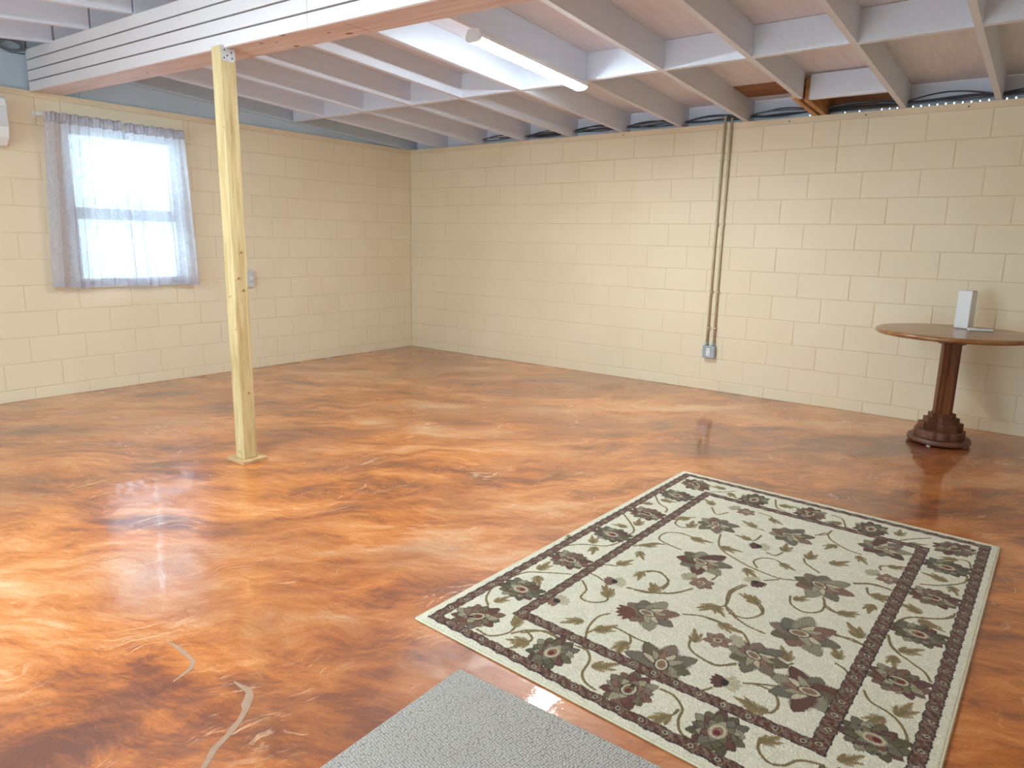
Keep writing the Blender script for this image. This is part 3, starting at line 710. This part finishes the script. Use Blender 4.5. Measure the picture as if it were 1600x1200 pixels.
# borders
def frame(o_, i_, col, wv=True):
    d = np.minimum(np.minimum(SS, RW-SS), np.minimum(TT, RL-TT)) + (wob if wv else 0)
    m_ = (d > o_) & (d < i_); img[m_] = col; return m_, d
vines = [[tuple(float(q)/1000 for q in p_.split(',')) for p_ in pl.split()] for pl in VINES.split('|')]
leaves = [tuple(float(q)/1000 for q in p_.split(',')) for p_ in LEAVES.split()]
for pl in vines: curve(pl, .0048, GOLD); 
for pl in vines: curve(pl, .0018, OLIVE*.9)
def near_dir(p_):
    best = (9, 0)
    for pl in vines:
        for a, b in zip(pl[:-1], pl[1:]):
            m_ = ((a[0]+b[0])/2, (a[1]+b[1])/2); d = math.hypot(m_[0]-p_[0], m_[1]-p_[1])
            if d < best[0]: best = (d, math.atan2(p_[1]-m_[1], p_[0]-m_[0]) if d > .02 else math.atan2(b[1]-a[1], b[0]-a[0]))
    return best[1]
rl = random.Random(9)
for p_ in leaves:
    inb = p_[0] < .25 or p_[0] > 1.35 or p_[1] < .26 or p_[1] > 1.94
    a = near_dir(p_)+rl.uniform(-.4, .4); s_ = rl.uniform(1.15, 1.5)
    x_, y_ = p_[0]-.028*math.cos(a), p_[1]-.028*math.sin(a)
    for da, l, w_, c_ in ((.6, .034, .012, SAGE*.95), (-.62, .036, .013, GOLD*.85), (.22, .056, .015, GOLD), (-.18, .072, .017, GOLD*.9), (0, .05, .006, OLIVE)):
        petal(x_, y_, a+da, l*s_, w_*s_, c_, None, .4)
def pal_border(cx, cy_, a, kind, s_=1.0):
    s_ *= 1.01
    # a = outward axis of the flower
    pals = [[OLIVE*.8, GREY*.72, BRN*1.1, SAGE*.8, OLIVE*.6], [ROSE*.7, SAGE*.85, OLIVE*.8, TAUPE*.7, BRN*1.1]][kind]
    disc(cx, cy_, .072*s_, .058*s_, a, DARK)
    for ring, (n, l, w_, b_) in enumerate(((13, .048, .036, .034), (10, .046, .034, .018), (8, .040, .030, .004))):
        for k in range(n):
            aa = a+math.pi*2*(k+.5*ring)/n
            st = 1.0+.28*math.cos(aa-a)**2-.12*(k % 2)
            petal(cx, cy_, aa, l*st*s_, w_*s_, pals[(k*2+ring) % 5]*(1+.18*ring), DARK if kind == 0 else BRN*.55, .10, .0024, b_*st*s_)
    ca, sa = math.cos(a), math.sin(a)
    disc(cx, cy_, .034*s_, .026*s_, a, DARK if kind else SAGE); disc(cx, cy_, .030*s_, .022*s_, a, PALE); disc(cx, cy_, .022*s_, .015*s_, a, ROSE if kind == 0 else OLIVE)
    disc(cx+.006*ca*s_, cy_+.006*sa*s_, .012*s_, .009*s_, a, WINE)
    if kind: disc(cx-.022*ca*s_, cy_-.022*sa*s_, .010*s_, .008*s_, a, BRN*.6)
cols_t = [.42, .757, 1.098, 1.447, 1.787]
for i, t_ in enumerate(cols_t):
    pal_border(.160, t_, 0, [0, 1, 0, 1, 0][i]); pal_border(1.438, t_, 0, [0, 1, 0, 1, 0][i])
for i, s_ in enumerate([.505, .80, 1.088]):
    pal_border(s_, .187, math.pi/2, [0, 1, 0][i], .97); pal_border(s_, 2.047, math.pi/2, [0, 1, 0][i])
for s_, t_, a in ((.165, .183, .8), (1.44, .178, 2.3), (.165, 2.051, -.8), (1.44, 2.05, .8)): pal_border(s_, t_, a, 1, 1.0)
# field flowers
def lotus(cx, cy_, a, s_, kind):
    s_ *= 1.08
    sets = [[GREY, SAGE, ROSE, OLIVE, TAUPE], [SAGE, BRN*1.3, GREY, RUST, OLIVE], [TAUPE, GREY, OLIVE, SAGE, ROSE]]
    c_ = sets[kind]; n = 8
    for k in range(n):
        aa = a+2*math.pi*k/n+.2; l = .098*s_*(1.15 if math.cos(aa-a) > 0 else .85)
        petal(cx, cy_, aa, l, .060*s_, c_[k % 5]*.82, DARK if k % 2 else BRN, .18, .0032)
    for k in range(5):
        petal(cx, cy_, a+(k-2)*.5, .070*s_, .024*s_, [PALE, SAGE, ROSE][k % 3], BRN, 0, .0025)
    disc(cx, cy_, .032*s_, .022*s_, a, DARK); disc(cx, cy_, .028*s_, .018*s_, a, PALE); disc(cx, cy_, .020*s_, .012*s_, a, ROSE); disc(cx, cy_, .010*s_, .005*s_, a, OLIVE)
lotus(.624, 1.613, 0.0, 1.0, 0); 
for k in range(5): petal(.590, 1.640, 2.5+(k-2)*.38, .070, .024, RUST, BRN*.9, .1)
lotus(.817, 1.865, -1.9, 1.05, 2); lotus(1.235, 1.690, 3.0, 1.05, 1); lotus(1.030, 1.615, .5, .95, 2); lotus(1.107, 1.375, -.2, 1.15, 0)
lotus(1.058, .954, .6, 1.1, 0); lotus(.800, .534, .1, 1.0, 2); lotus(.596, 1.079, .3, 1.12, 1); lotus(.481, .646, .9, .95, 2); lotus(1.174, .400, -.4, 1.05, 1)
def small(cx, cy_, a, c1_, c2_):
    for k in range(5): petal(cx, cy_, a+math.pi+(k-2)*.45, .050, .024, PALE, SAGE, .2, .002)
    for k in range(5): petal(cx, cy_, a+(k-2)*.42, .046, .022, c1_, BRN, .1, .0022)
    disc(cx, cy_, .013, .017, a, c2_)
small(.408, 1.485, 2.6, ROSE*.8, DARK); small(1.015, 1.819, 2.8, BRN, DARK); small(.739, .757, 2.8, BRN, DARK); small(.848, 1.102, .6, BRN, DARK); small(.320, 1.764, 2.2, ROSE, DARK)
def multi(cx, cy_, a):
    for k in range(6): petal(cx, cy_, a+2*math.pi*k/6, .050, .034, [ROSE, TAUPE][k % 2], BRN, .15, .0024)
    x_, y_ = cx-.055*math.cos(a), cy_-.055*math.sin(a)
    for k in range(5): petal(x_, y_, a+math.pi+(k-2)*.6, .042, .026, PALE*.85, SAGE*.8, .2, .002)
    disc(cx, cy_, .016, .012, a, PALE); disc(cx, cy_, .009, .007, a, RUST)
multi(.688, 1.262, .3); multi(.682, 1.255, .3); 
multi(.537, .387, .2); multi(1.265, .708, .3); 
multi(.902, 1.610, 2.5)
# woven bands go over flowers
def band(o_, i_, dk_in):
    m_, d = frame(o_, i_, BRN)
    run = np.where(np.minimum(SS, RW-SS) < np.minimum(TT, RL-TT), TT, SS)
    mid_ = (o_+i_)/2
    g1 = rng.random((int(RL/.008)+2, int(RW/.008)+2)); g2 = rng.random((int(RL/.004)+2, int(RW/.004)+2))
    q = g1[(TT/.008).astype(int), (SS/.008).astype(int)]*.6+g2[(TT/.004).astype(int), (SS/.004).astype(int)]*.4+.22*np.sin(run*2*np.pi/.034+8*(d-mid_)/(i_-o_))
    a_ = m_ & (q > .62); img[a_] = TAUPE*.75
    a_ = m_ & (q < .42); img[a_] = RUST
    a_ = m_ & (q < .22); img[a_] = BRN*.55
    cc_ = (run % .078)-.039; rad = np.hypot(cc_, d-mid_)
    a_ = m_ & (rad < .0085); img[a_] = PALE*.85
    a_ = m_ & (rad < .0050); img[a_] = BLUE*.25
    a_ = m_ & (np.abs(rad-.019) < .0018) & (cc_ > 0); img[a_] = TAUPE
    a_ = m_ & (((d-o_) < .0045) | ((i_-d) < .003)); img[a_] = DARK
band(.030, .072, True); band(.250, .298, False)
# irregular speckle of the pile
img *= (1+.10*rng.standard_normal((nyr+1, nxr+1, 1))).clip(.7, 1.2).astype(np.float32)
# binding strip: outermost
d0 = np.minimum(np.minimum(SS, RW-SS), np.minimum(TT, RL-TT))
img[d0 < .004] = lin(200, 186, 156)

A_, B_, C_, D_ = (4.751,-4.628), (4.783,-2.436), (6.351,-2.497), (6.323,-4.70)
s_ = (SS/RW)[..., None]; t_ = (TT/RL)[..., None]
XY = (np.array(B_)*(1-s_)+np.array(C_)*s_)*(1-t_)+(np.array(A_)*(1-s_)+np.array(D_)*s_)*t_
hz = .0095+.0007*rng.standard_normal(SS.shape)
hz -= .003*np.exp(-(d0/.004)**2)
hz += .0015*np.sin(SS*5+1)*np.sin(TT*4)**2
oc = np.array([5.55, -3.565])
verts = np.dstack([XY[..., 0]-oc[0], XY[..., 1]-oc[1], hz]).reshape(-1, 3)
wv_ = nxr+1
ii, jj = np.meshgrid(np.arange(nyr), np.arange(nxr), indexing='ij')
a = (ii*wv_+jj).ravel(); quads = np.stack([a, a+wv_, a+wv_+1, a+1], 1)
me = bpy.data.meshes.new('rug_pile')
me.vertices.add(len(verts)); me.vertices.foreach_set('co', verts.ravel())
me.loops.add(quads.size); me.loops.foreach_set('vertex_index', quads.ravel().astype(np.int32))
me.polygons.add(len(quads)); me.polygons.foreach_set('loop_start', np.arange(0, quads.size, 4, dtype=np.int32))
me.update(calc_edges=True)
ca_ = me.color_attributes.new('pattern', 'FLOAT_COLOR', 'POINT')
rgba = np.ones((len(verts), 4), np.float32); rgba[:, :3] = img.reshape(-1, 3).clip(0, 1)
ca_.data.foreach_set('color', rgba.ravel()); me.materials.append(M_rug)
rug = empty('floral_rug', (oc[0], oc[1], 0)); tag(rug, 'cream floral area rug with brown borders lying on the orange floor', 'rug')
link('rug_pile', me, rug)
# binding round the edge, a closed thin skirt
cs = [A_, B_, C_, D_]
for k in range(4):
    p0 = Vector(cs[k])-Vector(oc); p1 = Vector(cs[(k+1) % 4])-Vector(oc); d = (p1-p0).normalized(); nn = Vector((d.y, -d.x))
    n = 24; pts = []
    for i in range(n+1):
        q = p0.lerp(p1, i/n); pts.append((q.x, q.y, .0045))
    MB().tube(pts, .0042, 8).build('edge_binding', M_rugedge, rug, smooth=True)
